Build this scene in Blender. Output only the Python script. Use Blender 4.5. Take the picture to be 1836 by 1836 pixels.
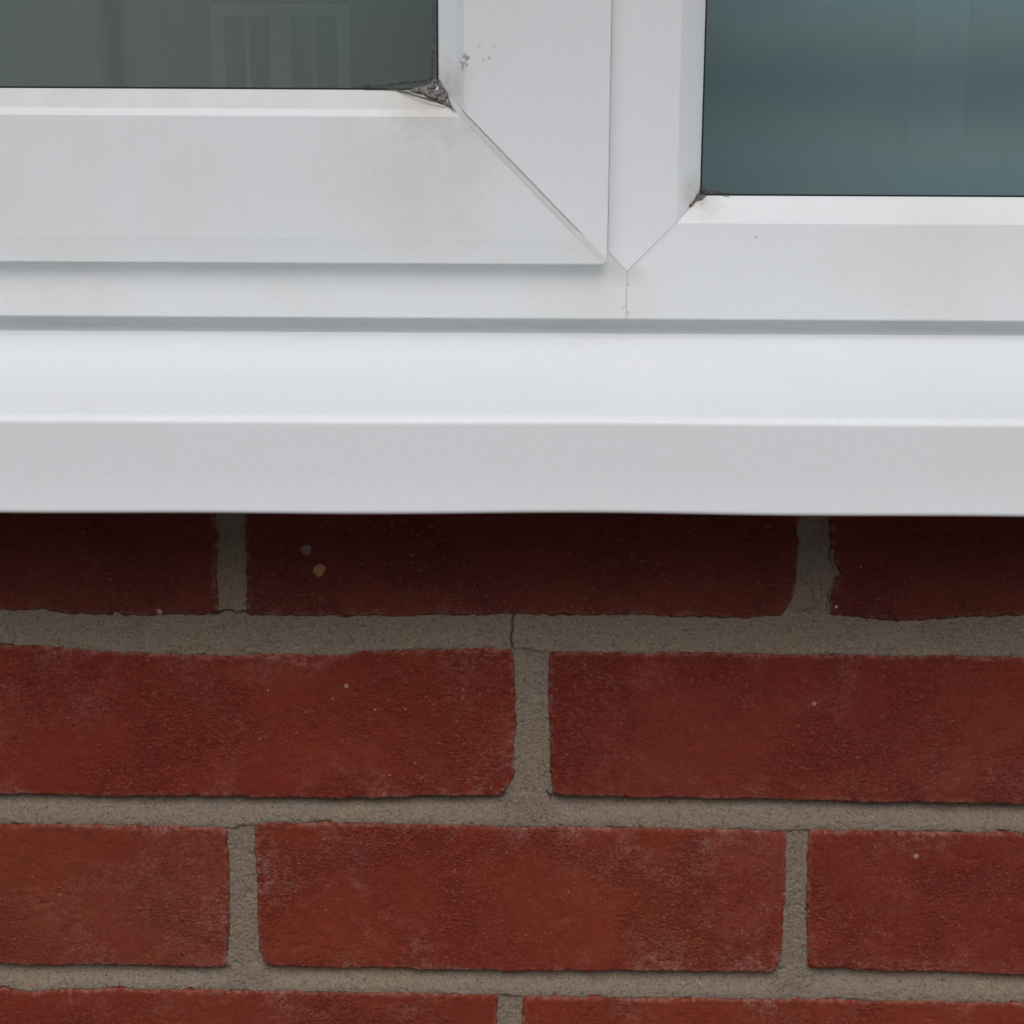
import bpy, math, random
import numpy as np
from mathutils import Matrix, Vector

for o in list(bpy.data.objects):
    bpy.data.objects.remove(o)
scene = bpy.context.scene
col = scene.collection
R = math.radians
ZC = 1.15            # camera height above the ground, metres
# All shapes below are written in millimetres: x along the wall, y into the wall
# (0 = outer face of the brickwork), z above the camera height.

# ------------------------------------------------------------------ camera
cam_data = bpy.data.cameras.new('camera')
cam = bpy.data.objects.new('camera', cam_data)
col.objects.link(cam)
cam_data.sensor_fit = 'HORIZONTAL'
cam_data.sensor_width = 36.0
cam_data.lens = 36.0 * 2830.0 / 1836.0
cam_data.clip_start = 0.01
cam_data.clip_end = 1000
cam.matrix_world = (Matrix.Translation((0, -0.592, ZC))
                    @ Matrix.Rotation(R(90 - 12.3), 4, 'X')
                    @ Matrix.Rotation(R(0.30), 4, 'Z'))
scene.camera = cam

# ------------------------------------------------------------------ world, sun, exposure
SUN_EL, SUN_AZ = 49.0, -18.0         # azimuth: degrees to the left of straight out from the wall
world = bpy.data.worlds.new('World')
scene.world = world
world.use_nodes = True
wn, wl = world.node_tree.nodes, world.node_tree.links
sky = wn.new('ShaderNodeTexSky')
sky.sky_type = 'NISHITA'
sky.sun_disc = False
sky.sun_elevation = R(SUN_EL)
sky.sun_rotation = R(180 + SUN_AZ)
sky.air_density = 1.0
sky.dust_density = 3.0
sky.ozone_density = 1.0
hs = wn.new('ShaderNodeHueSaturation')       # an overcast sky: the blue is washed out everywhere alike
hs.inputs['Saturation'].default_value = 0.68
wl.new(sky.outputs[0], hs.inputs['Color'])
wl.new(hs.outputs[0], wn['Background'].inputs['Color'])
wn['Background'].inputs['Strength'].default_value = 0.10

sun_data = bpy.data.lights.new('sun', 'SUN')
sun_data.energy = 1.15
sun_data.angle = R(45)
sun_data.color = (1.0, 0.99, 0.975)
sun = bpy.data.objects.new('sun', sun_data)
col.objects.link(sun)
a, e = R(SUN_AZ), R(SUN_EL)
to_sun = Vector((math.sin(a) * math.cos(e), -math.cos(a) * math.cos(e), math.sin(e)))
sun.rotation_euler = to_sun.to_track_quat('Z', 'Y').to_euler()
sun.location = (0, -3, 6)

vs = scene.view_settings
vs.view_transform = 'Standard'
vs.look = 'None'
vs.exposure = -0.04
vs.gamma = 1.0
vs.use_curve_mapping = False
scene.cycles.max_bounces = 10
scene.cycles.transparent_max_bounces = 16

# ------------------------------------------------------------------ helpers
def W(x, y, z):
    return (x * .001, y * .001, ZC + z * .001)

def tag(o, label=None, cat=None, group=None, kind=None):
    if label: o['label'] = label
    if cat: o['category'] = cat
    if group: o['group'] = group
    if kind: o['kind'] = kind
    return o

def empty(name, loc, parent=None):
    o = bpy.data.objects.new(name, None)
    o.empty_display_size = .05
    col.objects.link(o)
    o.location = loc
    if parent: o.parent = parent
    return o

def world_loc(o):
    v = Vector(o.location)
    while o.parent:
        o = o.parent
        v += o.location
    return v

def mesh_np(name, verts_mm, faces, mat=None, parent=None, smooth=False, attrs=None, loc=None):
    """verts in scene millimetres; the object's origin is put at loc (metres) or at the parent's origin."""
    v = np.asarray(verts_mm, dtype=np.float64) * .001
    v[:, 2] += ZC
    base = world_loc(parent) if parent else Vector((0, 0, 0))
    org = Vector(loc) if loc is not None else base
    v = v - np.array(org)
    me = bpy.data.meshes.new(name)
    if isinstance(faces, np.ndarray):
        nf, k = faces.shape
        me.vertices.add(len(v)); me.vertices.foreach_set('co', v.astype(np.float32).ravel())
        me.loops.add(nf * k); me.loops.foreach_set('vertex_index', faces.astype(np.int32).ravel())
        me.polygons.add(nf)
        me.polygons.foreach_set('loop_start', np.arange(0, nf * k, k, dtype=np.int32))
        me.polygons.foreach_set('loop_total', np.full(nf, k, dtype=np.int32))
        me.update(calc_edges=True)
    else:
        me.from_pydata([tuple(p) for p in v], [], faces)
    me.validate()
    if attrs:
        for k, arr in attrs.items():
            at = me.attributes.new(k, 'FLOAT', 'POINT')
            at.data.foreach_set('value', np.asarray(arr, dtype=np.float32))
    me.polygons.foreach_set('use_smooth', [smooth] * len(me.polygons))
    if mat: me.materials.append(mat)
    o = bpy.data.objects.new(name, me)
    col.objects.link(o)
    if parent: o.parent = parent
    o.location = org - base
    return o

class MB:
    """collects polygons in scene millimetres"""
    def __init__(s): s.v = []; s.f = []
    def add(s, vs, fs):
        b = len(s.v); s.v += [tuple(p) for p in vs]; s.f += [tuple(b + i for i in f) for f in fs]
    def box(s, x0, x1, y0, y1, z0, z1):
        s.add([(x0,y0,z0),(x1,y0,z0),(x1,y1,z0),(x0,y1,z0),(x0,y0,z1),(x1,y0,z1),(x1,y1,z1),(x0,y1,z1)],
              [(0,3,2,1),(4,5,6,7),(0,1,5,4),(1,2,6,5),(2,3,7,6),(3,0,4,7)])
    def loft(s, rows, close_ends=False):
        """rows: list of equally long point lists"""
        n = len(rows[0]); vs = [p for r in rows for p in r]; fs = []
        for i in range(len(rows) - 1):
            for j in range(n - 1):
                fs.append((i*n+j, i*n+j+1, (i+1)*n+j+1, (i+1)*n+j))
        if close_ends:
            fs.append(tuple(range(n))); fs.append(tuple(range((len(rows)-1)*n, len(rows)*n))[::-1])
        s.add(vs, fs)
    def tube(s, pts, r, k=3):
        pts = [Vector(p) for p in pts]; rows = []
        for i, p in enumerate(pts):
            t = (pts[min(i+1, len(pts)-1)] - pts[max(i-1, 0)])
            if t.length < 1e-6: t = Vector((1, 0, 0))
            t.normalize()
            u = t.orthogonal().normalized(); w = t.cross(u)
            rr = r if not isinstance(r, (list, tuple)) else r[i]
            rows.append([tuple(p + (u*math.cos(q) + w*math.sin(q)) * rr) for q in [2*math.pi*j/k for j in range(k+1)]])
        s.loft(rows)
    def build(s, name, mat=None, parent=None, smooth=False, loc=None):
        return mesh_np(name, s.v, s.f, mat, parent, smooth, loc=loc)

def auto_smooth(o, deg=35):
    """shade smooth with the sharp edges marked"""
    import bmesh
    me = o.data; bm = bmesh.new(); bm.from_mesh(me)
    bmesh.ops.remove_doubles(bm, verts=bm.verts, dist=1e-6)
    bmesh.ops.recalc_face_normals(bm, faces=bm.faces)
    for f in bm.faces: f.smooth = True
    for ed in bm.edges:
        if len(ed.link_faces) == 2:
            ed.smooth = ed.calc_face_angle(0) < R(deg)
    bm.to_mesh(me); bm.free()
    return o

# value noise for relief and ragged outlines
def _h(ix, iy, seed):
    n = (ix.astype(np.int64) * 374761393 + iy.astype(np.int64) * 668265263 + seed * 1274126177) & 0xffffffff
    n = ((n ^ (n >> 13)) * 1274126177) & 0xffffffff
    n = (n ^ (n >> 16)) & 0xffffffff
    return n / 4294967295.0
def vnoise(x, y, seed):
    ix, iy = np.floor(x), np.floor(y); fx, fy = x - ix, y - iy
    fx, fy = fx*fx*(3-2*fx), fy*fy*(3-2*fy)
    h = lambda a, b: _h(ix + a, iy + b, seed)
    return (h(0,0)*(1-fx)+h(1,0)*fx)*(1-fy) + (h(0,1)*(1-fx)+h(1,1)*fx)*fy
def fbm(x, y, size, seed, octv=4, gain=.5):
    """-1..1, size = largest feature in mm"""
    t = np.zeros(np.broadcast(x, y).shape); amp = 1.; tot = 0.
    for i in range(octv):
        s = size / 2**i
        t = t + amp * (vnoise(x/s + 17.3*i, y/s - 9.1*i, seed + 31*i) * 2 - 1); tot += amp; amp *= gain
    return t / tot
def sstep(a, b, x):
    t = np.clip((x - a) / (b - a), 0, 1); return t*t*(3-2*t)

# ------------------------------------------------------------------ materials
class NT:
    def __init__(s, name):
        s.m = bpy.data.materials.new(name); s.m.use_nodes = True
        s.n, s.l = s.m.node_tree.nodes, s.m.node_tree.links
        s.b = s.n['Principled BSDF']
    def put(s, sock, v):
        if hasattr(v, 'is_output') or isinstance(v, bpy.types.NodeSocket): s.l.new(v, sock)
        elif isinstance(v, (tuple, list)) and len(v) == 3 and len(sock.default_value) == 4: sock.default_value = (*v, 1)
        else: sock.default_value = v
    def node(s, t, **k):
        n = s.n.new(t)
        for a_, v in k.items(): setattr(n, a_, v)
        return n
    def noise(s, vec, scale, detail=4, rough=.55, dist=0.):
        n = s.node('ShaderNodeTexNoise'); s.put(n.inputs['Vector'], vec)
        n.inputs['Scale'].default_value = scale; n.inputs['Detail'].default_value = detail
        n.inputs['Roughness'].default_value = rough; n.inputs['Distortion'].default_value = dist
        return n.outputs['Fac']
    def voro(s, vec, scale, out='Distance', rnd=1.):
        n = s.node('ShaderNodeTexVoronoi'); s.put(n.inputs['Vector'], vec); n.inputs['Scale'].default_value = scale
        n.inputs['Randomness'].default_value = rnd
        return n.outputs[out]
    def ramp(s, v, a, b, lo=0., hi=1.):
        n = s.node('ShaderNodeMapRange', interpolation_type='SMOOTHSTEP'); s.put(n.inputs['Value'], v)
        n.inputs['From Min'].default_value = a; n.inputs['From Max'].default_value = b
        n.inputs['To Min'].default_value = lo; n.inputs['To Max'].default_value = hi
        return n.outputs['Result']
    def math(s, op, a_, b_=0.):
        n = s.node('ShaderNodeMath', operation=op); s.put(n.inputs[0], a_); s.put(n.inputs[1], b_); return n.outputs[0]
    def mix(s, f, a_, b_, mode='MIX'):
        n = s.node('ShaderNodeMix', data_type='RGBA', blend_type=mode)
        s.put(n.inputs[0], f); s.put(n.inputs[6], a_); s.put(n.inputs[7], b_); return n.outputs[2]
    def attr(s, name):
        return s.node('ShaderNodeAttribute', attribute_name=name).outputs['Fac']
    def pos(s): return s.node('ShaderNodeNewGeometry').outputs['Position']
    def objpos(s, rnd=False):
        o = s.node('ShaderNodeTexCoord').outputs['Object']
        if not rnd: return o
        r = s.node('ShaderNodeObjectInfo').outputs['Random']
        v = s.node('ShaderNodeVectorMath', operation='ADD'); s.put(v.inputs[0], o)
        m = s.math('MULTIPLY', r, 37.0); c = s.node('ShaderNodeCombineXYZ')
        s.put(c.inputs[0], m); s.put(c.inputs[1], m); s.put(c.inputs[2], m); s.put(v.inputs[1], c.outputs[0])
        return v.outputs[0]
    def dist(s, pos, p):
        n = s.node('ShaderNodeVectorMath', operation='DISTANCE'); s.put(n.inputs[0], pos); n.inputs[1].default_value = p
        return n.outputs['Value']
    def bump(s, h, strength, d):
        n = s.node('ShaderNodeBump'); s.put(n.inputs['Height'], h)
        n.inputs['Strength'].default_value = strength; n.inputs['Distance'].default_value = d
        s.l.new(n.outputs[0], s.b.inputs['Normal']); return n
    def done(s, color, rough=.5, spec=.5):
        s.put(s.b.inputs['Base Color'], color); s.put(s.b.inputs['Roughness'], rough)
        s.put(s.b.inputs['Specular IOR Level'], spec); return s.m

def plain(name, c, rough=.6, spec=.4, var=.15, scale=20.):
    t = NT(name); n = t.noise(t.pos(), scale, 5)
    c2 = tuple(x * (1 - var) for x in c)
    return t.done(t.mix(t.ramp(n, .35, .65), c2, c), rough, spec)

def upvc(name, base=(.782, .805, .815), stain=.35, marks=(), grime=(), rough=.32, ledge=None):
    t = NT(name); P = t.pos()
    big = t.noise(P, 14, 4, .6)
    st = t.node('ShaderNodeMapping'); t.put(st.inputs[0], P); st.inputs['Scale'].default_value = (38, 38, 10)
    streak = t.noise(st.outputs[0], 1.0, 5, .6)
    f = t.math('MULTIPLY', t.ramp(big, .42, .68), t.ramp(streak, .30, .70, .45, 1.))
    c = t.mix(t.math('MULTIPLY', f, stain), base, (.66, .645, .60))
    fine = t.noise(P, 420, 3)
    c = t.mix(t.math('MULTIPLY', t.ramp(fine, .3, .8), .10), c, (.60, .60, .60))
    # sparse specks of dirt
    v = t.voro(P, 105, 'Distance'); vc = t.voro(P, 105, 'Color')
    sep = t.node('ShaderNodeSeparateColor'); t.put(sep.inputs[0], vc)
    sp = t.math('MULTIPLY', t.ramp(v, .03, .075, 1, 0), t.math('GREATER_THAN', sep.outputs[0], .994))
    c = t.mix(t.math('MULTIPLY', sp, .45), c, (.22, .20, .18))
    gn = t.noise(P, 160, 5, .65); gn2 = t.noise(P, 620, 5, .75)
    for (x, y, z, r0, r1, colr, k) in grime:
        d = t.dist(P, W(x, y, z))
        d = t.math('ADD', d, t.math('MULTIPLY', t.math('SUBTRACT', gn, .5), r1 * .0011))
        c = t.mix(t.math('MULTIPLY', t.ramp(d, r0 * .001, r1 * .001, 1, 0), k), c, colr)
    if ledge:                                         # dust settled along a ledge
        sx_ = t.node('ShaderNodeSeparateXYZ'); t.put(sx_.inputs[0], P)
        lz = t.math('MULTIPLY', t.ramp(sx_.outputs[2], ZC + ledge[0]*.001, ZC + ledge[1]*.001), t.ramp(t.noise(P, 40, 4, .6), .25, .65, .45, 1.))
        c = t.mix(t.math('MULTIPLY', lz, ledge[2]), c, (.53, .505, .455))
    for (x, y, z, r, k) in marks:                     # smudged flecks, ragged by noise
        d = t.dist(P, W(x, y, z))
        d = t.math('ADD', d, t.math('MULTIPLY', t.math('SUBTRACT', gn2, .5), r * .0042))
        c = t.mix(t.math('MULTIPLY', t.ramp(d, r * .0003, r * .001, 1, 0), k), c, (.16, .155, .15))
    t.bump(t.noise(P, 28, 2), .10, .0012)
    return t.done(c, t.ramp(fine, .3, .7, rough, rough + .12), .45)

def brick_mat(name, tint=(1, 1, 1), bloom=1.0):
    t = NT(name); P = t.objpos(True); near = t.attr('near')
    A = t.noise(P, 11, 5, .6, .6); B = t.noise(P, 60, 5, .65); C = t.noise(P, 420, 4, .6)
    q = lambda c: tuple(c[i] * tint[i] for i in range(3))
    c = t.mix(t.ramp(A, .34, .66), q((.206, .0240, .0138)), q((.228, .0335, .0148)))
    c = t.mix(t.math('MULTIPLY', t.ramp(B, .48, .72), .55), c, q((.160, .020, .015)))
    c = t.mix(t.math('MULTIPLY', t.ramp(C, .5, .75), .42), c, q((.14, .021, .017)))
    c = t.mix(t.math('MULTIPLY', t.ramp(C, .5, .3), .30), c, q((.28, .05, .03)))
    # pale bloom, strongest towards the arrises
    E1 = t.noise(P, 30, 6, .7, .6); E2 = t.noise(P, 330, 5, .75); E3 = t.noise(P, 850, 3, .7)
    m = t.math('MULTIPLY', t.math('MULTIPLY', t.ramp(E1, .46, .66), t.ramp(E2, .38, .60)), t.ramp(E3, .40, .60, .25, 1.25))
    m = t.math('MULTIPLY', m, t.math('ADD', t.math('MULTIPLY', near, .9), .34))
    c = t.mix(t.math('MULTIPLY', m, .62 * bloom), c, (.37, .165, .13))
    haze_ = t.math('MULTIPLY', t.ramp(t.noise(P, 13, 3, .55, .5), .50, .72), t.ramp(E2, .30, .60, .4, 1.))
    c = t.mix(t.math('MULTIPLY', haze_, .10 * bloom), c, (.33, .115, .10))
    zone = t.ramp(t.noise(P, 24, 4, .6, .3), .40, .60, .28, 1.0)
    gr = t.noise(P, 900, 3, .7); mp = t.node('ShaderNodeMapping'); t.put(mp.inputs[0], P); mp.inputs['Scale'].default_value = (330, 330, 900)
    dash = t.noise(mp.outputs[0], 1., 3, .6)
    c = t.mix(t.math('MULTIPLY', t.math('MULTIPLY', t.ramp(gr, .52, .72), .36), zone), c, q((.085, .012, .011)))
    c = t.mix(t.math('MULTIPLY', t.math('MULTIPLY', t.ramp(gr, .46, .28), .65), zone), c, q((.40, .105, .065)))
    c = t.mix(t.math('MULTIPLY', t.math('MULTIPLY', t.ramp(dash, .62, .72), .6), zone), c, (.42, .18, .12))
    c = t.mix(t.math('MULTIPLY', t.math('MULTIPLY', t.ramp(dash, .36, .27), .45), zone), c, (.06, .011, .010))
    rim = t.math('MULTIPLY', t.ramp(near, .62, .95), t.ramp(E2, .42, .62))
    c = t.mix(t.math('MULTIPLY', rim, .55), c, (.34, .20, .15))
    # grains of sand, pits
    for sc, th, colr, k in ((360, .975, (.52, .29, .19), .8), (560, .95, (.50, .27, .18), .65), (420, .955, (.03, .009, .008), .8)):
        v = t.voro(P, sc); vc = t.node('ShaderNodeSeparateColor'); t.put(vc.inputs[0], t.voro(P, sc, 'Color'))
        s_ = t.math('MULTIPLY', t.ramp(v, .06, .22, 1, 0), t.math('GREATER_THAN', vc.outputs[1], th))
        c = t.mix(t.math('MULTIPLY', s_, k), c, colr)
    h = t.math('ADD', t.math('MULTIPLY', t.noise(P, 760, 4, .65), 1.2), t.math('MULTIPLY', t.noise(P, 190, 4, .6), 1.2))
    bn = t.bump(h, .8, .0012); t.put(bn.inputs['Strength'], t.math('MULTIPLY', zone, .9))
    return t.done(c, .86, .25)

def mortar_mat():
    t = NT('mortar'); P = t.pos()
    A = t.noise(P, 28, 4, .6); C = t.noise(P, 480, 4, .7); D = t.noise(P, 850, 3, .7)
    c = t.mix(t.ramp(A, .35, .65), (.350, .270, .195), (.330, .262, .210))
    c = t.mix(t.math('MULTIPLY', t.ramp(C, .52, .68), .55), c, (.15, .115, .085))
    c = t.mix(t.math('MULTIPLY', t.ramp(D, .54, .66), .65), c, (.47, .385, .295))
    red = t.math('MULTIPLY', t.ramp(t.noise(P, 45, 5, .7), .56, .72), .35)
    c = t.mix(red, c, (.23, .12, .09))
    for sc, th, colr, k in ((380, .95, (.58, .52, .43), .85), (430, .92, (.05, .04, .03), .75), (640, .88, (.09, .07, .05), .6), (700, .9, (.40, .33, .25), .7)):
        v = t.voro(P, sc); vc = t.node('ShaderNodeSeparateColor'); t.put(vc.inputs[0], t.voro(P, sc, 'Color'))
        s_ = t.math('MULTIPLY', t.ramp(v, .08, .26, 1, 0), t.math('GREATER_THAN', vc.outputs[1], th))
        c = t.mix(t.math('MULTIPLY', s_, k), c, colr)
    c = t.mix(t.math('MULTIPLY', t.ramp(D, .44, .34), .60), c, (.13, .10, .075))
    c = t.mix(t.math('MULTIPLY', t.attr('crack'), .55), c, (.05, .042, .036))
    t.bump(t.math('ADD', t.math('MULTIPLY', D, 1.3), t.math('MULTIPLY', t.noise(P, 2200, 2, .6), .9)), .9, .0010)
    return t.done(c, .92, .2)

def glass_mat():
    t = NT('glass')
    t.n.remove(t.b)
    lw = t.node('ShaderNodeLayerWeight'); lw.inputs['Blend'].default_value = .5
    fr = t.math('ADD', t.math('MULTIPLY', t.math('POWER', lw.outputs['Facing'], 5.), .96), .04)
    tr = t.node('ShaderNodeBsdfTransparent'); tr.inputs[0].default_value = (.968, .978, .976, 1)
    gl = t.node('ShaderNodeBsdfGlossy'); gl.inputs['Roughness'].default_value = .0
    gl.inputs['Color'].default_value = (.95, 1, .99, 1)
    mx = t.node('ShaderNodeMixShader')
    t.l.new(fr, mx.inputs[0]); t.l.new(tr.outputs[0], mx.inputs[1]); t.l.new(gl.outputs[0], mx.inputs[2])
    t.l.new(mx.outputs[0], t.n['Material Output'].inputs['Surface'])
    return t.m

M_brick = brick_mat('brick_red')
M_brick2 = brick_mat('brick_brown', (1.0, 1.12, 1.0), 1.1)
M_brick3 = brick_mat('brick_sill_shade', (.66, .88, 1.08), .4)  # top course: tint darkened to deepen the shade under the sill
M_mortar = mortar_mat()
M_glass = glass_mat()
M_gasket = plain('gasket_black', (.018, .018, .02), .55)
M_spacer = plain('spacer_grey', (.20, .21, .21), .5)
BR = (.50, .44, .36); GR = (.22, .205, .19)
M_sash_rail = upvc('upvc_sash_rail', stain=.38, ledge=(22.0, 23.0, .55), grime=[(-33, 52, 28, 3, 26, BR, .50), (-12, 46, 14, 2, 30, (.66, .65, .61), .45),
                   (-44, 46, -6, 4, 40, (.68, .67, .64), .45), (-33, 52, 28, 1, 9, GR, .5)])
M_sash_stile = upvc('upvc_sash_stile', stain=.14, base=(.780, .803, .818), grime=[(-29, 52, 31, 2, 15, BR, .55), (-30, 54, 32, 1, 6, GR, .55)],
                    marks=[(-20.6, 51.3, 39.5, 2.6, .6), (-19.0, 51.3, 42.2, 2.0, .65), (-21, 51.3, 36.8, 1.6, .35), (-12.2, 51.3, 41.0, 1.0, .45),
                           (-9.7, 51.3, 42.0, .8, .4), (-7.5, 51.3, 46.5, 1.2, .2), (-13.5, 51.3, 47, .9, .2)])
M_weld = upvc('upvc_weld', base=(.70, .69, .665), stain=.4, rough=.45, grime=[(-26, 50, 24, 1, 8, GR, .75)])
M_frame = upvc('upvc_frame', stain=.38, grime=[(78, 66, -12, 2, 13, BR, .45), (78, 68, -11, .5, 5, GR, .5), (44, 60, -40, 1, 9, (.56, .54, .48), .5),
               (50, 60, -43, .5, 7, (.62, .60, .54), .35)],
               marks=[(45.6, 60, -56.0, 1.3, .22), (47.4, 60, -58.0, 1.3, .22), (47.2, 60, -46.6, 1.0, .25), (98.6, 60, -27.2, .8, .55)])
M_mullion = upvc('upvc_mullion', stain=.10, base=(.780, .803, .818), grime=[(75, 66, -9, 1.5, 10, BR, .5)])
M_sill = upvc('upvc_sill', stain=.10, base=(.89, .915, .93), rough=.28)
M_web = None

# ------------------------------------------------------------------ the setting: ground
mb = MB(); mb.add([(-120e3,-120e3,-1150),(120e3,-120e3,-1150),(120e3,120e3,-1150),(-120e3,120e3,-1150)], [(0,1,2,3)])
gt = NT('ground'); gP = gt.pos()
gc = gt.mix(gt.ramp(gt.noise(gP, .8, 6, .6), .35, .65), (.095, .092, .086), (.13, .124, .115))
gc = gt.mix(gt.math('MULTIPLY', gt.ramp(gt.noise(gP, 90, 3), .45, .7), .5), gc, (.17, .163, .15))
ground = tag(mb.build('ground', gt.done(gc, .9, .2), loc=(0, 0, 0)), kind='structure')

# ------------------------------------------------------------------ brick wall
wall = empty('brick_wall', (0, 0, 0))
tag(wall, 'red brick wall with grey brown mortar joints below the white window sill', 'wall')

def pl(pts):
    a_ = np.array(sorted(pts), dtype=float)
    return lambda q: np.interp(q, a_[:, 0], a_[:, 1])

# outlines of the bricks that show; L/R: (z, x)  T/B: (x, z)
SHOWN = {
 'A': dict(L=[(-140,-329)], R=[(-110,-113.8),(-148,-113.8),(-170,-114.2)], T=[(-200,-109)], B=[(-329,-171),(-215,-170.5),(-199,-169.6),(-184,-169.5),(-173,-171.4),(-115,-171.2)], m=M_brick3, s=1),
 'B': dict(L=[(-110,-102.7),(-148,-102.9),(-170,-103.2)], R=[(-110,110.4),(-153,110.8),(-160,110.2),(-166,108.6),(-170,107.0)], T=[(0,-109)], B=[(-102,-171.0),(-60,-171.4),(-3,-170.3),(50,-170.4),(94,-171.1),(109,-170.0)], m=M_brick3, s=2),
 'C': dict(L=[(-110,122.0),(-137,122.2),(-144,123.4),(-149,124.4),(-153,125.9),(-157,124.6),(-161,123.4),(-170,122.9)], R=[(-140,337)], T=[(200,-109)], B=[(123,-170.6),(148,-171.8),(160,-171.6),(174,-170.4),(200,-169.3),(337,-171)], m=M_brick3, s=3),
 'D': dict(L=[(-200,-209)], R=[(-184,1.2),(-215,2.3),(-236,1.4),(-241,-.5),(-246,-3.0)], T=[(-209,-183.2),(-200,-183.5),(-185,-183.3),(-156,-185.6),(-113,-187.2),(-100,-186.4),(-86,-186.2),(-70,-186.8),(-64,-186.4),(-58,-184.6),(-30,-184.0),(2,-183.6)], B=[(-209,-246.3),(-115,-246.9),(-70,-247.2),(-40,-246.4),(-3,-245.4)], m=M_brick, s=4),
 'E': dict(L=[(-185,14.4),(-215,15.0),(-236,15.6),(-242,16.5),(-247,17.4)], R=[(-215,229.5)], T=[(15,-184.6),(73,-185.1),(200,-186.0),(229,-186)], B=[(15,-245.6),(60,-246.2),(108,-246.8),(160,-247.8),(205,-248.1),(229,-248)], m=M_brick, s=5),
 'F': dict(L=[(-290,-329)], R=[(-259,-113.8),(-287,-113.9),(-321,-115.4)], T=[(-329,-257.5),(-205,-258.2),(-160,-258.5),(-114,-259.4)], B=[(-329,-320),(-209,-320.3),(-116,-321.2)], m=M_brick2, s=6),
 'G': dict(L=[(-257,-103.0),(-300,-103.2),(-312,-102.8),(-318,-101.2),(-321,-98.8)], R=[(-259,111.6),(-286,112.1),(-312,111.8),(-318,110.6),(-322,108.4)], T=[(-103,-258.2),(-97,-257.0),(-60,-257.1),(-25,-257.8),(112,-259.1)], B=[(-103,-320.6),(-96,-321.0),(-3,-322.4),(60,-322.2),(112,-322.4)], m=M_brick2, s=7),
 'H': dict(L=[(-259,119.6),(-275,119.7),(-291,120.4),(-318,122.2),(-322,123.5)], R=[(-290,334)], T=[(120,-259.0),(206,-259.8),(334,-260)], B=[(120,-320.0),(160,-321.8),(211,-323.3),(334,-324)], m=M_brick, s=8),
 'I': dict(L=[(-360,-218)], R=[(-332,-4.3),(-346,-4.7),(-394,-5)], T=[(-218,-330.4),(-209,-330.6),(-196,-332.1),(-182,-330.5),(-100,-331.2),(-4,-332.4)], B=[(-100,-394)], m=M_brick2, s=9),
 'J': dict(L=[(-333,5.4),(-346,4.8),(-394,5)], R=[(-360,220)], T=[(5,-333.0),(100,-333.6),(212,-334.6),(220,-334.6)], B=[(100,-396)], m=M_brick, s=10),
}
SHOWN_F = {k: {q: pl(v[q]) for q in 'LRTB'} for k, v in SHOWN.items()}

def edge_dist(F, x, z):
    """distance inside the outline (mm), corners rounded; negative outside"""
    ex = np.minimum(x - F['L'](z), F['R'](z) - x)
    ez = np.minimum(F['T'](x) - z, z - F['B'](x))
    rc = 2.2
    both = (ex < rc) & (ez < rc)
    return np.where(both, rc - np.hypot(np.maximum(rc - ex, 0), np.maximum(rc - ez, 0)), np.minimum(ex, ez))

def ragged(x, z, s):
    r = fbm(x, z, 14, s*7+1, 2) * .55 + fbm(x, z, 3.2, s*7+2, 3, .75) * .75
    return r

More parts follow.
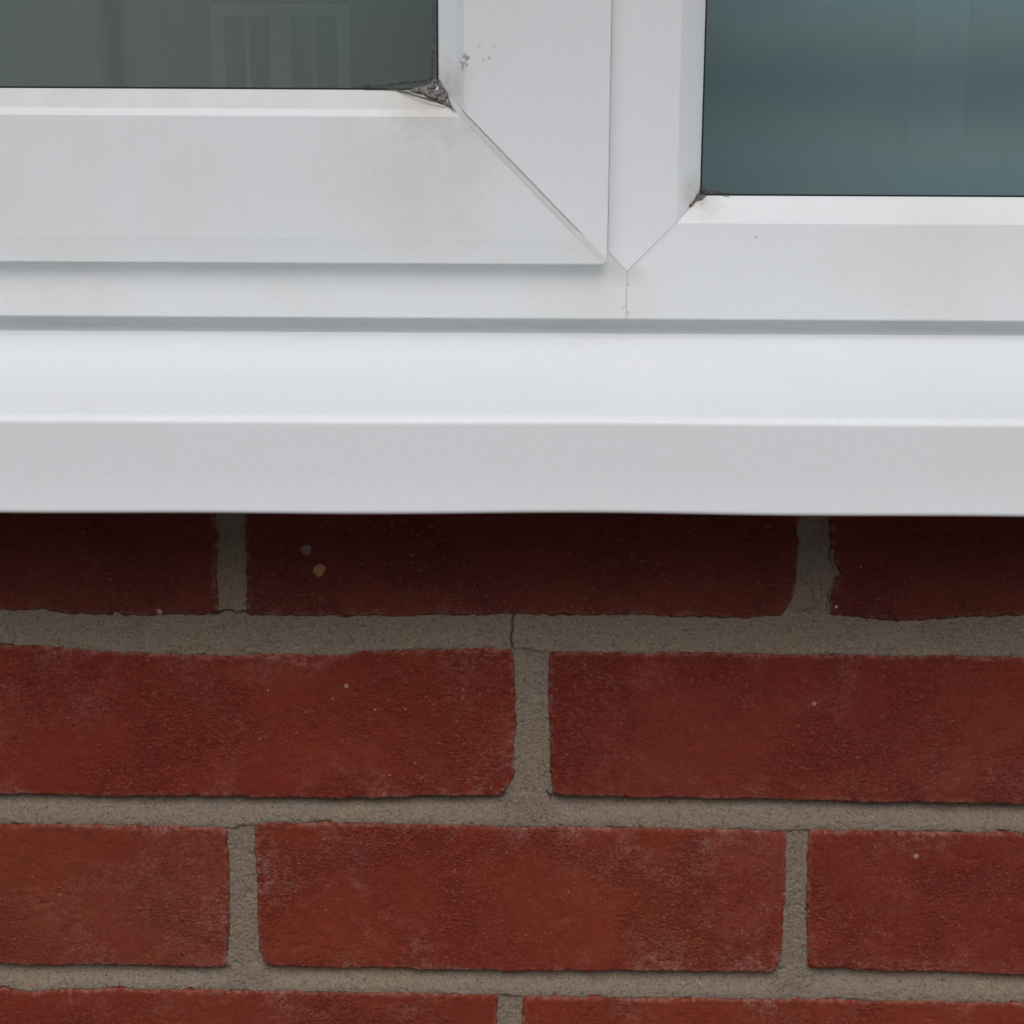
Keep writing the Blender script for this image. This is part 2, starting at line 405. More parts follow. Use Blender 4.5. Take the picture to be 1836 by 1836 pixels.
def shown_brick(key):
    S, F = SHOWN[key], SHOWN_F[key]; s = S['s']
    x0, x1 = float(F['L'](S['L'][0][0])), float(F['R'](S['R'][0][0]))
    nx, nz = int((x1 - x0) / .55), 116
    u = np.linspace(0, 1, nx)[None, :]; v = np.linspace(0, 1, nz)[:, None]
    # ease the grid a little towards the long edges
    zc0 = np.interp(.5, [0, 1], [np.mean([p[1] for p in S['B']]), np.mean([p[1] for p in S['T']])])
    zg = np.mean([p[1] for p in S['B']]) * (1 - v) + np.mean([p[1] for p in S['T']]) * v + 0*u
    xl, xr = F['L'](zg), F['R'](zg)
    x = xl * (1 - u) + xr * u
    z = F['B'](x) * (1 - v) + F['T'](x) * v
    pad = 1.2                                            # lets the ragged arris swing outwards as well
    x = x + (u - .5) * 2 * pad; z = z + (v - .5) * 2 * pad
    ee = edge_dist(F, x, z) + ragged(x, z, s)
    r = 1.1 + 1.0 * vnoise(x/16, z/16, s+50)
    k = np.clip(1 - ee / r, 0, None)
    y = np.where(k <= 1, r * (1 - np.sqrt(np.clip(1 - k*k, 0, 1))), r + (k - 1) * r * 3.0)
    y = np.minimum(y, 9)
    # relief: gentle waviness, sanded skin, chips near the arris
    y = y + fbm(x, z, 45, s+60, 3) * .35 + fbm(x, z, 5, s+61, 4, .75) * .24
    cr = fbm(x, z*1.6, 7, s+62, 3)                        # little creases
    y = y + np.clip(cr - .42, 0, 1) * 1.2
    chip = np.clip(fbm(x, z, 9, s+63, 3) - .25, 0, 1) * np.exp(-np.clip(ee, 0, 50)/2.2)
    y = y + chip * 3.0
    near = np.exp(-np.clip(ee, 0, 60) / 6.0)
    verts = np.stack([x, y, z], -1).reshape(-1, 3)
    idx = np.arange(nx*nz).reshape(nz, nx)
    q = np.stack([idx[:-1, :-1], idx[:-1, 1:], idx[1:, 1:], idx[1:, :-1]], -1).reshape(-1, 4)
    # sides running back into the wall
    loop = np.concatenate([idx[0, :], idx[1:, -1], idx[-1, -2::-1], idx[-2:0:-1, 0]])
    back = verts[loop].copy(); back[:, 1] = 24
    b0 = len(verts); nb = len(loop)
    j = np.arange(nb); jn = (j + 1) % nb
    sk = np.stack([loop[j], b0 + j, b0 + jn, loop[jn]], -1)
    o = mesh_np('brick', np.concatenate([verts, back]), np.concatenate([q, sk]), S['m'], wall, True,
                {'near': np.concatenate([near.ravel(), np.ones(nb)])},
                loc=W((x0+x1)/2, 0, float(np.mean(z))))
    return o

for k, tint, bl in (('D', (.99, .95, .98), 1.1), ('E', (.92, .98, 1.05), .8), ('F', (.96, 1.12, 1.0), 1.1), ('G', (1.02, 1.12, 1.03), 1.7),
                    ('H', (.98, 1.0, 1.0), .9), ('I', (1.02, 1.12, 1.0), 1.2), ('J', (1.06, 1.10, 1.0), 1.2)):
    SHOWN[k]['m'] = brick_mat('brick_' + k.lower(), tint, bl)
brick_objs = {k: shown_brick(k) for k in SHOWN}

# the other bricks: one slightly pillowed brick shared by all
def plain_brick_mesh():
    import bmesh
    bm = bmesh.new(); bmesh.ops.create_cube(bm, size=1)
    for v in bm.verts: v.co = (v.co.x * .2145, v.co.y * .025, v.co.z * .0625)
    bmesh.ops.bevel(bm, geom=[e_ for e_ in bm.edges if all(v.co.y < 0 for v in e_.verts)], offset=.002, segments=2, affect='EDGES')
    for v in bm.verts: v.co.y += .0125
    me = bpy.data.meshes.new('brick'); bm.to_mesh(me); bm.free()
    me.materials.append(M_brick); return me
PB = plain_brick_mesh()
PB2 = PB.copy(); PB2.materials.clear(); PB2.materials.append(M_brick2)
rng = random.Random(5)
OPEN_X0, OPEN_X1, OPEN_Z0, OPEN_Z1 = -645, 645, -109, 952
HI = (-235., 235., -352., -104.)
WX0, WX1 = -1010, 1010
k = -12
zc = []
for row in range(-13, 19):       # row 0 = the course under the sill
    if row >= 0:
        zmid = -140 + 74.2*row
    else:
        zmid = {-1: -215.5, -2: -290.0, -3: -363.0}.get(row, -363.0 + 74.0*(row+3))
    if zmid < -1150 or zmid > 1200: continue
    off = -216.3 if row % 2 == 0 else -104.0 if row == -1 else -110.5
    for n in range(-5, 6):
        xm = off + 225.0*n + (0 if n else 0)
        if xm < WX0 + 60 or xm > WX1 - 60: continue
        if -4 < row <= 0 and -340 < xm < 345: continue         # those are built in detail above
        if row == -3 and -230 < xm < 230: continue
        sx = 1.0
        if row > 0 and zmid < OPEN_Z1 + 20:
            a0, a1 = xm - 107, xm + 107
            if a0 > OPEN_X0 - 35 and a1 < OPEN_X1 + 35: continue
            if a0 < OPEN_X0 < a1: a1 = OPEN_X0
            elif a0 < OPEN_X1 < a1: a0 = OPEN_X1
            elif a0 >= OPEN_X0 and a1 <= OPEN_X1: continue
            if a1 - a0 < 45: continue
            sx = (a1 - a0) / 214.0; xm = (a0 + a1) / 2
        b = bpy.data.objects.new('brick', PB if rng.random() < .5 else PB2)
        col.objects.link(b); b.parent = wall
        b.location = W(xm + rng.uniform(-.8, .8), rng.uniform(-.6, .6), zmid + rng.uniform(-.8, .8))
        b.scale = (sx, 1, 1)
        b.rotation_euler = (0, R(rng.uniform(-.25, .25)), 0)

# mortar: relief over the part in view, plain sheets beyond, and the solid wall behind
def mortar():
    step = .42
    xs = np.arange(HI[0], HI[1] + step, step); zs = np.arange(HI[2], HI[3] + step, step)
    x, z = np.meshgrid(xs, zs)
    inside = np.full(x.shape, -99.)
    for kk, F in SHOWN_F.items():
        S = SHOWN[kk]
        inside = np.maximum(inside, edge_dist(F, x, z) + ragged(x, z, S['s']))
    ow = np.maximum(-inside, 0)                      # distance out from the nearest brick
    # bed joints: t = 0 at the foot of the joint, 1 under the brick above
    def row_top(keys): 
        out = None
        for kk in keys:
            F = SHOWN_F[kk]; lo = min(p[1] for p in SHOWN[kk]['L']); hi = max(p[1] for p in SHOWN[kk]['R'])
            if out is None: out = F['T'](x)
            else: out = np.where(x > lo - 6, F['T'](x), out)
        return out
    def row_bot(keys):
        out = None
        for kk in keys:
            F = SHOWN_F[kk]; lo = min(p[1] for p in SHOWN[kk]['L'])
            out = F['B'](x) if out is None else np.where(x > lo - 6, F['B'](x), out)
        return out
    y = 1.15 + .6 * sstep(0, 4, ow)                   # head joints: slightly hollow
    for up, dn, flush in ((('A','B','C'), ('D','E'), True), (('D','E'), ('F','G','H'), False), (('F','G','H'), ('I','J'), False)):
        zb, zt = row_top(dn), row_bot(up)
        t = (z - zb) / (zt - zb)
        m = sstep(-.10, .02, t) * sstep(1.12, .98, t)
        tc = np.clip(t, 0, 1)
        under = np.zeros(x.shape)                    # under a brick, not under the joint between two
        for kk in up:
            F = SHOWN_F[kk]; zz = np.full(x.shape, np.mean([p[1] for p in SHOWN[kk]['B']]) + 2)
            under = np.maximum(under, sstep(-2.5, 5, np.minimum(x - F['L'](zz), F['R'](zz) - x)))
        wv = .75 + .5 * vnoise(x/30, z/60, 77)
        yb = (.6 + .5*tc*under + .35*np.sin(tc*math.pi)) if flush else (.5 + .8*tc + 3.3*sstep(.12, .92, tc)*under*wv)
        y = y * (1 - m) + yb * m
    y = y + fbm(x, z, 22, 201, 3) * .40 + fbm(x, z, 1.8, 202, 3, .9) * .30
    pits = np.clip(fbm(x, z, 1.9, 203, 2) - .38, 0, 1); y = y + pits * 1.4
    crack = np.zeros(x.shape)
    # hairline gaps along the bricks
    gap = np.exp(-(ow / .42)**2) * sstep(.16, .5, fbm(x, z, 9, 204, 4, .65)) * (inside < .6)
    y = y + gap * 1.1; crack = np.maximum(crack, gap * .45)
    # cracks that show one by one
    def seg(pts, w, dep):
        nonlocal y, crack
        dmin = np.full(x.shape, 99.)
        for (ax, az), (bx, bz) in zip(pts[:-1], pts[1:]):
            dx, dz = bx-ax, bz-az; tt = np.clip(((x-ax)*dx + (z-az)*dz) / (dx*dx+dz*dz), 0, 1)
            dmin = np.minimum(dmin, np.hypot(x-ax-tt*dx, z-az-tt*dz))
        dmin = dmin + fbm(x, z, 3, 205, 2) * .25
        g = np.exp(-(np.maximum(dmin, 0) / w)**2); y = y + g * dep; crack = np.maximum(crack, g)
    seg([(.9,-170.6),(.2,-173.5),(.6,-176.5),(-.2,-179.5),(.4,-184)], .30, 2.2)
    seg([(-115.5,-170.8),(-112,-169.3),(-109.5,-169.5),(-107.5,-170.4)], .32, 2)
    seg([(-107.5,-170.4),(-104.5,-169.6),(-101,-171.2)], .32, 2)
    seg([(110.5,-168.6),(113,-168.9),(116,-167.6),(119.5,-164.5),(122.5,-161)], .14, .6)
    seg([(123.2,-141),(122.8,-147),(124.6,-151),(125.9,-153.2),(124.6,-157),(123.4,-161),(122.7,-168)], .17, .9)
    seg([(14.5,-244),(16.6,-246.8)], .32, 1.6)
    # smears that lie over the brick arrises
    keep = inside < 3.2
    y = np.where(inside > 1.2, np.maximum(y, 1.6 + (inside-1.2)*2), y)
    idx = np.arange(x.size).reshape(x.shape)
    q = np.stack([idx[:-1,:-1], idx[:-1,1:], idx[1:,1:], idx[1:,:-1]], -1).reshape(-1, 4)
    kq = (keep[:-1,:-1] | keep[1:,1:]).reshape(-1)
    q = q[kq]
    used = np.unique(q); remap = np.full(x.size, -1); remap[used] = np.arange(len(used))
    verts = np.stack([x, y, z], -1).reshape(-1, 3)[used]; q = remap[q]
    cr = crack.ravel()[used]
    ex = []; ef = []
    def quad(x0, x1, z0, z1, yy):
        b = len(ex); ex.extend([(x0,yy,z0),(x1,yy,z0),(x1,yy,z1),(x0,yy,z1)]); ef.append((b,b+1,b+2,b+3))
    def ybox(x0, x1, z0, z1, y0, y1):
        b = len(ex)
        ex.extend([(x0,y0,z0),(x1,y0,z0),(x1,y1,z0),(x0,y1,z0),(x0,y0,z1),(x1,y0,z1),(x1,y1,z1),(x0,y1,z1)])
        for f in [(0,3,2,1),(4,5,6,7),(0,1,5,4),(1,2,6,5),(2,3,7,6),(3,0,4,7)]: ef.append(tuple(b+i for i in f))
    ym = 3.0
    quad(WX0, HI[0], -1150, -106, ym); quad(HI[1], WX1, -1150, -106, ym); quad(HI[0], HI[1], -1150, HI[2], ym)
    quad(WX0, OPEN_X0, -106, 1200, ym); quad(OPEN_X1, WX1, -106, 1200, ym); quad(OPEN_X0, OPEN_X1, OPEN_Z1, 1200, ym)
    # body of the wall behind the joints
    ybox(WX0, WX1, -1150, -109, 22, 130)
    ybox(WX0, OPEN_X0, -108.9, OPEN_Z1, 4, 130); ybox(OPEN_X1, WX1, -108.9, OPEN_Z1, 4, 130); ybox(WX0, WX1, OPEN_Z1+.1, 1200, 4, 130)
    b0 = len(verts)
    V = np.concatenate([verts, np.array(ex, float)])
    Q = np.concatenate([q, np.array(ef) + b0])
    return mesh_np('mortar', V, Q, M_mortar, wall, True, {'crack': np.concatenate([cr, np.zeros(len(ex))])}, loc=W(0, 0, -300))
mortar()

# the two dabs and a few crumbs stuck to the bricks
def dab(name, cx, cz, r, h, mat, parent, seed, ysurf=0.):
    n, m_ = 26, 6; vs_ = []; rg = random.Random(seed)
    ph = [rg.uniform(0, 6.28) for _ in range(4)]
    for i in range(m_ + 1):
        f = i / m_
        for j in range(n):
            q = 2*math.pi*j/n
            rr = r * f * (1 + .07*math.sin(2*q+ph[0]) + .05*math.sin(3*q+ph[1]) + .04*math.sin(11*q+ph[2]))
            vs_.append((cx + rr*math.cos(q), ysurf - h*(1-f*f)**.5 if f < 1 else ysurf + .6, cz + rr*math.sin(q)))
    fs = [(i*n+j, i*n+(j+1)%n, (i+1)*n+(j+1)%n, (i+1)*n+j) for i in range(m_) for j in range(n)]
    return mesh_np(name, vs_, fs, mat, parent, True)
M_dab1 = plain('dab_grey', (.26, .20, .19), .85, .2, .3, 500)
M_dab2 = plain('dab_ochre', (.46, .25, .10), .85, .2, .3, 500)
M_crumb = plain('crumb_pale', (.62, .56, .46), .85, .2, .3, 600)
bB = brick_objs['B']
tag(dab('mortar_dab', -79.4, -144.5, 2.3, .45, M_dab1, bB, 1, -.1), 'faint grey dab on the brick under the sill')
tag(dab('mortar_dab', -74.5, -152.5, 2.7, .5, M_dab2, bB, 2, -.1), 'ochre dab on the brick under the sill')
for key, cx, cz, r in (('B', -78.5, -159.2, .45), ('A', -137, -169.6, 1.2), ('D', -64.8, -199.6, 1.1), ('H', 163.5, -270.2, 1.35), ('C', 126.3, -166.2, .7),
                       ('E', 119.5, -205.8, 1.0), ('G', 111.2, -287, .5)):
    dab('sand_grain', cx, cz, r, r*.35, M_crumb if key in 'BC' else plain('crumb_pink', (.42, .22, .17), .85), brick_objs[key], int(cx) + 900, -.05)

# ------------------------------------------------------------------ window sill
sill = empty('window_sill', W(0, 10, -120.6))
tag(sill, 'white plastic window sill with rounded nose above the brickwork', 'sill')
def arc(cx, cz, r, a0, a1, n):
    return [(cx + r*math.cos(R(a0 + (a1-a0)*i/n)), cz + r*math.sin(R(a0 + (a1-a0)*i/n))) for i in range(n+1)]
slope = math.degrees(math.atan2(-67.0 + 82.6, 63 + 58.4))
prof = [(69.0, -57.0), (69.0, -68.2), (65.0, -68.2), (64.2, -67.3), (63.6, -67.0), (63.0, -66.9)]
NOSE = -64.0
nose_c = (NOSE + 5.6, -85.9)
prof += [(y_, -67.0 + (y_ - 63) * math.tan(R(slope))) for y_ in (50, 20, -15, -50)]
prof += arc(nose_c[0], nose_c[1], 3.4, 90 + slope, 181, 8)
prof += [(NOSE + 1.0, -101), (NOSE, -112.8), (NOSE - .3, -114.2)]
prof += arc(NOSE + 1.0, -114.8, 1.35, 175, 330, 6)
prof += [(NOSE + 2.4, -113), (NOSE + 2.5, -106.5), (NOSE + 10, -105.5), (10, -104.5), (60, -104.5)]
xs_ = np.linspace(-700, 700, 141)
rows = []
for xx in xs_:
    wob = .30*math.sin(xx*.021+1.1) + .22*math.sin(xx*.047+.4) + .15*math.sin(xx*.011)
    rows.append([(xx, y_ + (.12*math.sin(xx*.03) if z_ < -109 and y_ < -45 else 0), z_ + (wob if z_ < -109 and y_ < -45 else wob*.35 if y_ < -45 else 0)) for y_, z_ in prof])
mb = MB(); mb.loft(rows)
auto_smooth(mb.build('sill_board', M_sill, sill), 30)
for sx in (-1, 1):
    cap = MB(); pts0 = [(700.2*sx, y_, z_) for y_, z_ in prof]; pts1 = [(702*sx, y_, z_) for y_, z_ in prof]
    cap.loft([pts0, pts1]); cap.add(pts1, [tuple(range(len(pts1)))]); cap.build('end_cap', M_sill, sill)

# ------------------------------------------------------------------ window
win = empty('window', W(0, 60, -61))
tag(win, 'white plastic window with opening casement beside a fixed pane', 'window')
FX0, FX1, FZ0, FZ1 = -640., 640., -60.8, 945.
XM, ZV = 46.6, -41.2
# face profile of the fixed light: h out from the mitre line towards the glass
FP = [(0, 60.0), (18.9, 60.0), (19.6, 60.12), (20.1, 60.6), (29.2, 71.9), (30.0, 73.0), (30.4, 73.8), (30.4, 90)]
BASE = [(-19.3, 68.6), (-19.6, 61.2), (-19.45, 60.5), (-19.0, 60.1), (-18.3, 60.0), (-9, 60.0)]
def rail_pts(x_of, prof_):
    return [(x_of(h), y_, ZV + h) for h, y_ in prof_]
# bottom rail, right of the mullion
seam = .12
mb = MB()
mb.loft([rail_pts(lambda h: XM + max(h, 0) + seam, BASE + FP), rail_pts(lambda h: FX1 - 12 - max(h, 0), BASE + FP)])
auto_smooth(mb.build('bottom_rail', M_frame, win), 30)
# bottom rail, left of the mullion (behind the casement its top is a rebate)
FPL = [(0, 60.0), (8.0, 60.0), (8.4, 60.4), (8.4, 92)]
mb = MB()
mb.loft([rail_pts(lambda h: XM - max(h, 0) - seam, BASE + FPL), rail_pts(lambda h: FX0 + 12 + max(h, 0), BASE + FPL)])
auto_smooth(mb.build('bottom_rail', M_frame, win), 30)
# groove of the welded joints, a little below the face
mb = MB(); g = .22
for P_, sgn in ((FP, 1), (FPL, -1)):
    mb.loft([[(XM + sgn*(h + seam + .05), y_ + g, ZV + h - .05) for h, y_ in P_], [(XM + sgn*(h - .05), y_ + g, ZV + h + seam + .05) for h, y_ in P_]])
mb.loft([[(XM - .3, y_ + g*1.1, ZV + h) for h, y_ in BASE + [(0, 60)]], [(XM + .3, y_ + g*1.1, ZV + h) for h, y_ in BASE + [(0, 60)]]])
auto_smooth(mb.build('weld_seam', M_weld, win), 30)
# mullion, V shaped foot
mb = MB()
topz = FZ1 - 45
MP = [(-h, y_) for h, y_ in FPL[::-1]] + FP[1:]
mb.loft([[(XM + u, y_, ZV + abs(u) + seam*1.4) for u, y_ in MP], [(XM + u, y_, topz) for u, y_ in MP]])
auto_smooth(mb.build('mullion', M_mullion, win), 30)
# jambs and head
for sx in (-1, 1):
    mb = MB(); xo = FX1 if sx > 0 else FX0
    pr = [(0, 130), (0, 61), (.8, 60.1), (30, 60), (31.5, 60.6), (42.4, 74), (42.4, 90)]
    mb.loft([[(xo - sx*h, y_, FZ0 + .1 if h < 12 else ZV + (h - 12) + .1) for h, y_ in pr], [(xo - sx*h, y_, FZ1 - .1 - (0 if h < 1 else h)) for h, y_ in pr]])
    auto_smooth(mb.build('jamb', M_frame, win), 30)
mb = MB()
pr = [(0, 130), (0, 61), (.8, 60.1), (30, 60), (31.5, 60.6), (42.4, 74), (42.4, 90)]
mb.loft([[(FX0 + h, y_, FZ1 - h) for h, y_ in pr], [(FX1 - h, y_, FZ1 - h) for h, y_ in pr]])
auto_smooth(mb.build('head', M_frame, win), 30)
# frame body behind the faces closes the section
mb = MB()
mb.box(FX0 + 1, FX1 - 1, 92, 126, FZ0 - 3, ZV + 22)
mb.box(XM - 20, XM + 22, 92, 126, ZV + 22.2, topz + 30)
mb.box(FX0 + 1, FX0 + 36, 92, 126, ZV + 22.2, FZ1 - 2); mb.box(FX1 - 36, FX1 - 1, 92, 126, ZV + 22.2, FZ1 - 2)
mb.box(FX0 + 36.2, FX1 - 36.2, 92, 126, FZ1 - 38, FZ1 - 2)
mb.build('frame_core', M_frame, win)

def glazing(parent, x0, x1, z0, z1, yg):
    """sealed unit: two panes, spacer, and the black gasket that shows round the edge"""
    for yy in (yg, yg + 18):
        mb = MB(); mb.box(x0 - 8, x1 + 8, yy, yy + 4, z0 - 8, z1 + 8); mb.build('pane', M_glass, parent)
    mb = MB()
    for q in ((x0-7, x0-2, z0-7, z1+7), (x1+2, x1+7, z0-7, z1+7), (x0-1.9, x1+1.9, z0-7, z0-2), (x0-1.9, x1+1.9, z1+2, z1+7)):
        mb.box(q[0], q[1], yg + 4.1, yg + 17.9, q[2], q[3])
    mb.build('spacer', M_spacer, parent)
    mb = MB(); w_ = .75
    for q in ((x0-2, x0+w_, z0-2, z1+2), (x1-w_, x1+2, z0-2, z1+2), (x0+w_, x1-w_, z0-2, z0+w_), (x0+w_, x1-w_, z1-w_, z1+2)):
        mb.box(q[0], q[1], yg - .9, yg - .05, q[2], q[3])
    mb.build('gasket', M_gasket, parent)
glazing(win, XM + 30.4, FX1 - 42.4, ZV + 30.4, FZ1 - 42.4, 75.0)

# casement (opening sash) in front of the left light
SX0, SX1, SZ0, SZ1 = -606., 38.0, -38.1, 912.
cas = empty('casement', Vector(W(SX1, 50, SZ0)) - world_loc(win), win)
cas['label'] = 'opening casement with wide mitred frame standing proud'
SP = [(0, 59.6), (0, 54.2), (.12, 53.7), (.5, 53.3), (9.0, 51.6), (9.6, 51.4), (10.4, 51.3), (57.0, 51.3), (57.7, 51.4), (58.2, 51.8),
      (60.2, 54.0), (60.8, 54.5), (67.2, 58.2), (67.9, 58.8), (68.2, 59.4), (68.2, 60.6)]
sw = 2.0
mb = MB(); mb.loft([[(SX1 - h - sw, y_, SZ0 + h) for h, y_ in SP], [(SX0 + h, y_, SZ0 + h) for h, y_ in SP]])
auto_smooth(mb.build('bottom_rail', M_sash_rail, cas), 25)
mb = MB(); mb.loft([[(SX1 - h, y_, SZ0 + h + sw) for h, y_ in SP], [(SX1 - h, y_, SZ1 - h) for h, y_ in SP]])
auto_smooth(mb.build('stile', M_sash_stile, cas), 25)
mb = MB(); mb.loft([[(SX0 + h, y_, SZ0 + h) for h, y_ in SP], [(SX0 + h, y_, SZ1 - h) for h, y_ in SP]])
auto_smooth(mb.build('stile', M_sash_stile, cas), 25)
mb = MB(); mb.loft([[(SX0 + h, y_, SZ1 - h) for h, y_ in SP], [(SX1 - h, y_, SZ1 - h) for h, y_ in SP]])
auto_smooth(mb.build('top_rail', M_sash_rail, cas), 25)
# cleaned weld at the mitre: a shallow groove across the face, flush over the lip, with a rounded outer corner
def groove(h): return .55 * float(sstep(9.5, 12, np.array(h)) * sstep(60, 57.5, np.array(h))) + .02
SPd = []
for (h0, y0), (h1, y1) in zip(SP[:-1], SP[1:]):
    n = max(1, int((h1 - h0) / 1.5))
    SPd += [(h0 + (h1-h0)*i/n, y0 + (y1-y0)*i/n) for i in range(n)]
SPd.append(SP[-1])
mb = MB(); rows = []
for i in range(7):
    f = i / 6
    row = []
    for h, y_ in SPd:
        ax, az = SX1 - h - sw, SZ0 + h; bx, bz = SX1 - h, SZ0 + h + sw
        q = R(90 * f)                                  # arc between the two mitre cuts near the outer edge
        cx_, cz_ = SX1 - h - sw + sw*math.sin(q), SZ0 + h + sw - sw*math.cos(q)
        k_ = max(0., 1 - h / 6.)
        px_, pz_ = ax + (bx-ax)*f, az + (bz-az)*f
        dep = groove(h) * (1 if 0 < i < 6 else 1)
        row.append((px_*(1-k_) + cx_*k_, y_ + dep, pz_*(1-k_) + cz_*k_))
    rows.append(row)
mb.loft(rows)
auto_smooth(mb.build('weld_seam', M_weld, cas), 25)
glazing(cas, SX0 + 68.2, SX1 - 68.2, SZ0 + 68.2, SZ1 - 68.2, 60.8)

# ------------------------------------------------------------------ cobwebs and dirt in the corners of the glazing
wt = NT('cobweb'); wP = wt.pos()
wc = wt.mix(wt.ramp(wt.noise(wP, 700, 5, .7), .35, .68), (.10, .097, .092), (.36, .345, .33))
M_web = wt.done(wc, .95, .1); wt.bump(wt.noise(wP, 1500, 4, .7), .8, .001)
def sash_surf(x, z):
    h = np.minimum(z - SZ0, SX1 - x); a_ = np.array(SP[1:])
    return np.where(h >= 68.2, 60.7, np.interp(h, a_[:, 0], a_[:, 1]))
def fix_surf(x, z):
    h = np.minimum(z - ZV, x - XM); a_ = np.array(FP)
    return np.where(h >= 30.4, 74.9, np.interp(h, a_[:, 0], a_[:, 1]))
def inside_poly(P_, x, z):
    """signed distance, positive inside"""
    d = np.full(x.shape, 1e9); ins = np.zeros(x.shape, bool); n = len(P_)
    for i in range(n):
        ax, az = P_[i]; bx, bz = P_[(i+1) % n]
        t = np.clip(((x-ax)*(bx-ax) + (z-az)*(bz-az)) / ((bx-ax)**2 + (bz-az)**2), 0, 1)
        d = np.minimum(d, np.hypot(x-ax-t*(bx-ax), z-az-t*(bz-az)))
        c = ((az > z) != (bz > z)) & (x < (bx-ax)*(z-az)/((bz-az) + 1e-12) + ax); ins ^= c
    return np.where(ins, d, -d)
def cobweb(name, label, polys, surf, strands, seed, lift=1.0):
    st = .22; V = []; Q = []; b = 0
    for P_, lf in polys:
        px = [p[0] for p in P_]; pz = [p[1] for p in P_]
        x, z = np.meshgrid(np.arange(min(px)-2, max(px)+2, st), np.arange(min(pz)-2, max(pz)+2, st))
        sd = inside_poly(P_, x, z) + fbm(x, z, 3.0, seed, 4, .65) * 1.0
        lump = np.clip(sd, 0, 3) / 3
        y = surf(x, z) - lf * (lump**.5) * np.maximum(.45, 1.0 + 1.4*fbm(x, z, 3, seed+3, 4, .65)) - .12
        for _ in range(2): y[1:-1, 1:-1] = (y[1:-1, 1:-1]*2 + y[:-2, 1:-1] + y[2:, 1:-1]) / 4
        hole = fbm(x, z, 2.2, seed+9, 3) > .5
        keep = (sd > 0) & ~(hole & (sd < 1.5))
        idx = np.arange(x.size).reshape(x.shape) + b
        q = np.stack([idx[:-1,:-1], idx[:-1,1:], idx[1:,1:], idx[1:,:-1]], -1).reshape(-1, 4)
        q = q[(keep[:-1,:-1] & keep[1:,1:] & keep[:-1,1:] & keep[1:,:-1]).ravel()]
        V.append(np.stack([x, y, z], -1).reshape(-1, 3)); Q.append(q); b += x.size
    mb = MB(); rg = random.Random(seed)
    for (p0, p1, n, spread, rad) in strands:
        for _ in range(n):
            a_ = [p0[i] + rg.gauss(0, spread) for i in range(2)]; c_ = [p1[i] + rg.gauss(0, spread) for i in range(2)]
            mid = [(a_[i] + c_[i]) / 2 + rg.gauss(0, spread*1.2) for i in range(2)]
            pts = []
            for t in np.linspace(0, 1, 7):
                xx = (1-t)**2*a_[0] + 2*t*(1-t)*mid[0] + t*t*c_[0]; zz = (1-t)**2*a_[1] + 2*t*(1-t)*mid[1] + t*t*c_[1]
                yy = float(surf(np.array(xx), np.array(zz))) - .15 - rg.random()*lift*math.sin(math.pi*t)
                pts.append((xx, yy, zz))
            mb.tube(pts, rad * rg.uniform(.4, 1.0))
    vv = np.concatenate(V + [np.array(mb.v)]); qq = np.concatenate(Q + [np.array(mb.f) + b])
    used = np.unique(qq); rm = np.full(len(vv), -1); rm[used] = np.arange(len(used))
    vv = vv[used]; qq = rm[qq]
    c0 = vv.mean(0)
    o = mesh_np(name, vv, qq, M_web, None, True, loc=W(*c0))
    return tag(o, label, 'cobweb', 'cobwebs in the glazing corners')
cobweb('cobweb', 'large grey dusty cobweb in the bottom right corner of the left casement glass',
       [([(-43, 30.7), (-38, 31.6), (-35, 32.3), (-32.6, 34), (-31.2, 34.5), (-29.2, 33.0), (-27.2, 29.4), (-25.2, 26.0), (-24, 22.6), (-26.5, 23.6), (-31, 26.0), (-35, 28.0), (-40, 29.4)], 1.7),
        ([(-33.6, 36), (-32.6, 46), (-31.6, 46), (-31.4, 36)], .5)],
       sash_surf,
       [((-64, 31.0), (-32, 34), 9, .4, .11), ((-60, 30.8), (-30, 30), 10, .5, .11), ((-46, 30.2), (-27, 25), 9, .9, .10),
        ((-32.6, 36), (-32.0, 64), 7, .25, .12), ((-33.2, 34), (-32.4, 50), 9, .35, .15), ((-31, 35), (-24.5, 23), 5, .7, .10),
        ((-38, 32), (-28, 26), 24, 1.3, .09), ((-27, 25), (-23, 21.5), 6, .4, .11)], 11)
cobweb('cobweb', 'small pale cobweb tuft in the bottom left corner of the right pane',
       [([(72.4, -15.2), (74.0, -12.2), (76.0, -9.4), (78.0, -9.2), (81.0, -10.4), (79, -12.0), (76, -13.6)], 1.1)],
       fix_surf,
       [((77, -6.5), (82, -10.4), 10, .4, .1), ((76.5, -9), (90, -10.6), 10, .45, .1), ((84, -9.8), (89, -10.2), 14, .7, .09), ((72.5, -15), (78, -9), 10, .4, .12)], 23, .8)

# ------------------------------------------------------------------ behind the glass
room = empty('room', W(0, 1500, -1150))
tag(room, kind='structure')
M_room = plain('room_plaster', (.34, .36, .35), .9, .2)
for nm, q in (('room_wall', (-1010, 1010, 3000, 3010, -1150, 1250)), ('room_wall', (-1020, -1010, 131, 3010, -1150, 1250)), ('room_wall', (1010, 1020, 131, 3010, -1150, 1250)),
              ('floor', (-1020, 1020, 131, 3010, -1160, -1150.5)), ('ceiling', (-1020, 1020, 131, 3010, 1250, 1260))):
    mb = MB(); mb.box(*q); mb.build(nm, M_room, room)
bt = NT('blind_cloth'); bP = bt.pos(); bz = bt.node('ShaderNodeSeparateXYZ'); bt.put(bz.inputs[0], bP)
bw = bt.math('SINE', bt.math('ADD', bt.math('MULTIPLY', bz.outputs[2], 6.2832/.042), bt.math('MULTIPLY', bt.noise(bP, 9, 3), 5.)))
bc = bt.mix(bt.ramp(bw, -1, 1), (.28, .395, .435), (.305, .41, .425))
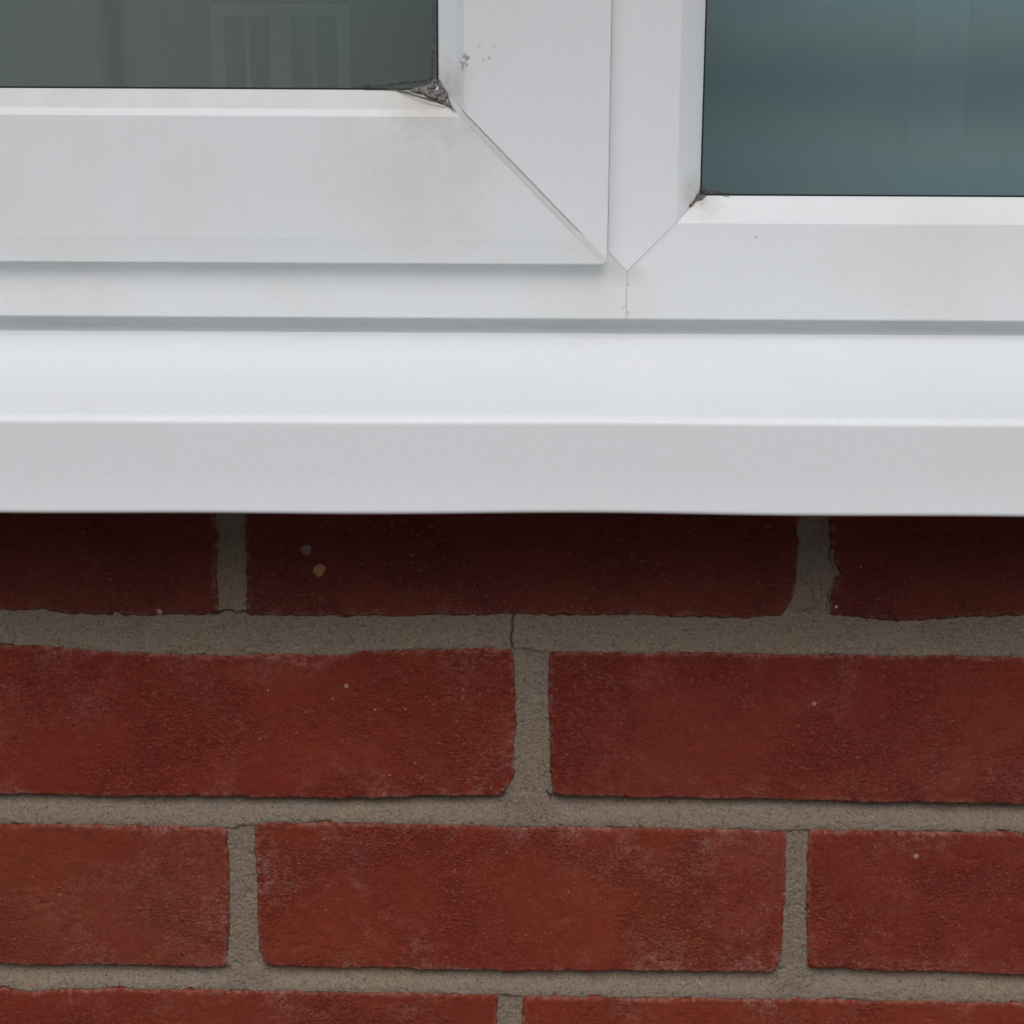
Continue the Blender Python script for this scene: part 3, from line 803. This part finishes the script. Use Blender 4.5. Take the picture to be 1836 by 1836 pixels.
bc = bt.mix(bt.math('MULTIPLY', bt.ramp(bt.noise(bP, 7, 4), .4, .7), .35), bc, (.23, .32, .35))
M_blind = bt.done(bc, .9, .15)
ct = NT('curtain_cloth'); cP = ct.pos()
M_curtain = ct.done(ct.mix(ct.ramp(ct.noise(cP, 7, 4, .6), .38, .62), (.272, .352, .325), (.312, .322, .318)), .9, .15)
def cloth(name, label, cat, x0, x1, z0, z1, y0, mat, fold, horiz, group=None):
    nx, nz = (160, 40) if not horiz else (40, 160)
    xs = np.linspace(x0, x1, nx); zs = np.linspace(z0, z1, nz)
    x, z = np.meshgrid(xs, zs)
    if horiz: y = y0 + fold*np.sin(z*.075) + fold*.6*np.sin(z*.031 + 1)
    else: y = y0 + fold*np.sin(x*.045 + .5*np.sin(x*.013)) + fold*.5*np.sin(x*.021 + 2) + 9*sstep(-206, -190, x)
    idx = np.arange(x.size).reshape(x.shape)
    q = np.stack([idx[:-1,:-1], idx[:-1,1:], idx[1:,1:], idx[1:,:-1]], -1).reshape(-1, 4)
    v = np.stack([x, y, z], -1).reshape(-1, 3); n = len(v)
    v2 = v.copy(); v2[:, 1] += 1.5
    o = mesh_np(name, np.concatenate([v, v2]), np.concatenate([q, q[:, ::-1] + n]), mat, None, True, loc=W((x0+x1)/2, y0, z0))
    return tag(o, label, cat, group)
cloth('curtain', 'grey curtain hanging behind the left casement glass', 'curtain', -620, 30, -60, 930, 215, M_curtain, 2.5, False)
cloth('roman_blind', 'teal fabric blind hanging behind the right fixed pane', 'blind', 50, 620, -60, 930, 200, M_blind, 2.2, True)

# ------------------------------------------------------------------ the house across the street, mirrored in the glass
HY = -14000.
house = empty('house', (0, HY*.001, 0))
tag(house, 'brown brick house across the street reflected in the window glass', 'house')
hb = NT('house_brick'); hp = hb.pos()
M_hb = hb.done(hb.mix(hb.ramp(hb.noise(hp, 3, 5), .3, .7), (.22, .13, .10), (.27, .165, .13)), .9, .2)
M_hw = plain('house_white', (.66, .67, .68), .4, .4, .05)
M_tile = plain('house_tile', (.12, .075, .06), .85, .2, .3, 4)
M_hg = NT('house_glass').done((.10, .12, .115), .05, .5)
def hbx(name, x0, x1, y0, y1, z0, z1, mat, parent):
    mb = MB(); mb.box(x0, x1, HY - y1, HY - y0, z0, z1); return mb.build(name, mat, parent)
hbx('wall', -9000, 9000, 60, 6000, -1150, 3900, M_hb, house)
mb = MB(); mb.add([(-9300, HY+400, 3850), (9300, HY+400, 3850), (9300, HY-3000, 6300), (-9300, HY-3000, 6300), (-9300, HY-6400, 3850), (9300, HY-6400, 3850)],
                  [(0,1,2,3), (3,2,5,4), (0,3,4), (1,5,2), (0,4,5,1)]); mb.build('roof', M_tile, house)
def hwin(x0, x1, z0, z1, bars):
    w_ = hbx('window', x0 + 60, x1 - 60, 45, 59, z0 + 60, z1 - 60, M_hg, house)
    for q in ((x0, x0+110, z0, z1), (x1-110, x1, z0, z1), (x0+110.5, x1-110.5, z0, z0+110), (x0+110.5, x1-110.5, z1-110, z1)):
        hbx('frame', q[0], q[1], 5, 58, q[2], q[3], M_hw, w_)
    for bx, bw in bars: hbx('glazing_bar', bx - bw/2, bx + bw/2, 12, 44, z0 + 111, z1 - 111, M_hw, w_)
    hbx('window_sill', x0 - 50, x1 + 50, -60, 58, z0 - 70, z0 - 1, M_hw, w_)
hwin(-2720, -1480, 20, 1420, [(-2100, 190), (-2400, 40), (-1800, 40)])
pn = hbx('render_panel', 3600, 4080, 20, 59, 250, 1480, plain('house_render', (.42, .41, .39), .8), house)
hwin(-7000, -5200, 20, 1420, [(-6100, 120)])
d_ = hbx('door', 300, 1200, 20, 58, -1100, 950, plain('door_green', (.05, .12, .10), .4), house)
hbx('frame', 220, 299, 0, 58, -1100, 1030, M_hw, d_); hbx('frame', 1201, 1280, 0, 58, -1100, 1030, M_hw, d_); hbx('frame', 300, 1200, 0, 58, 951, 1030, M_hw, d_)
hbx('handle', 1090, 1120, -40, 19, -120, 20, M_spacer, d_)
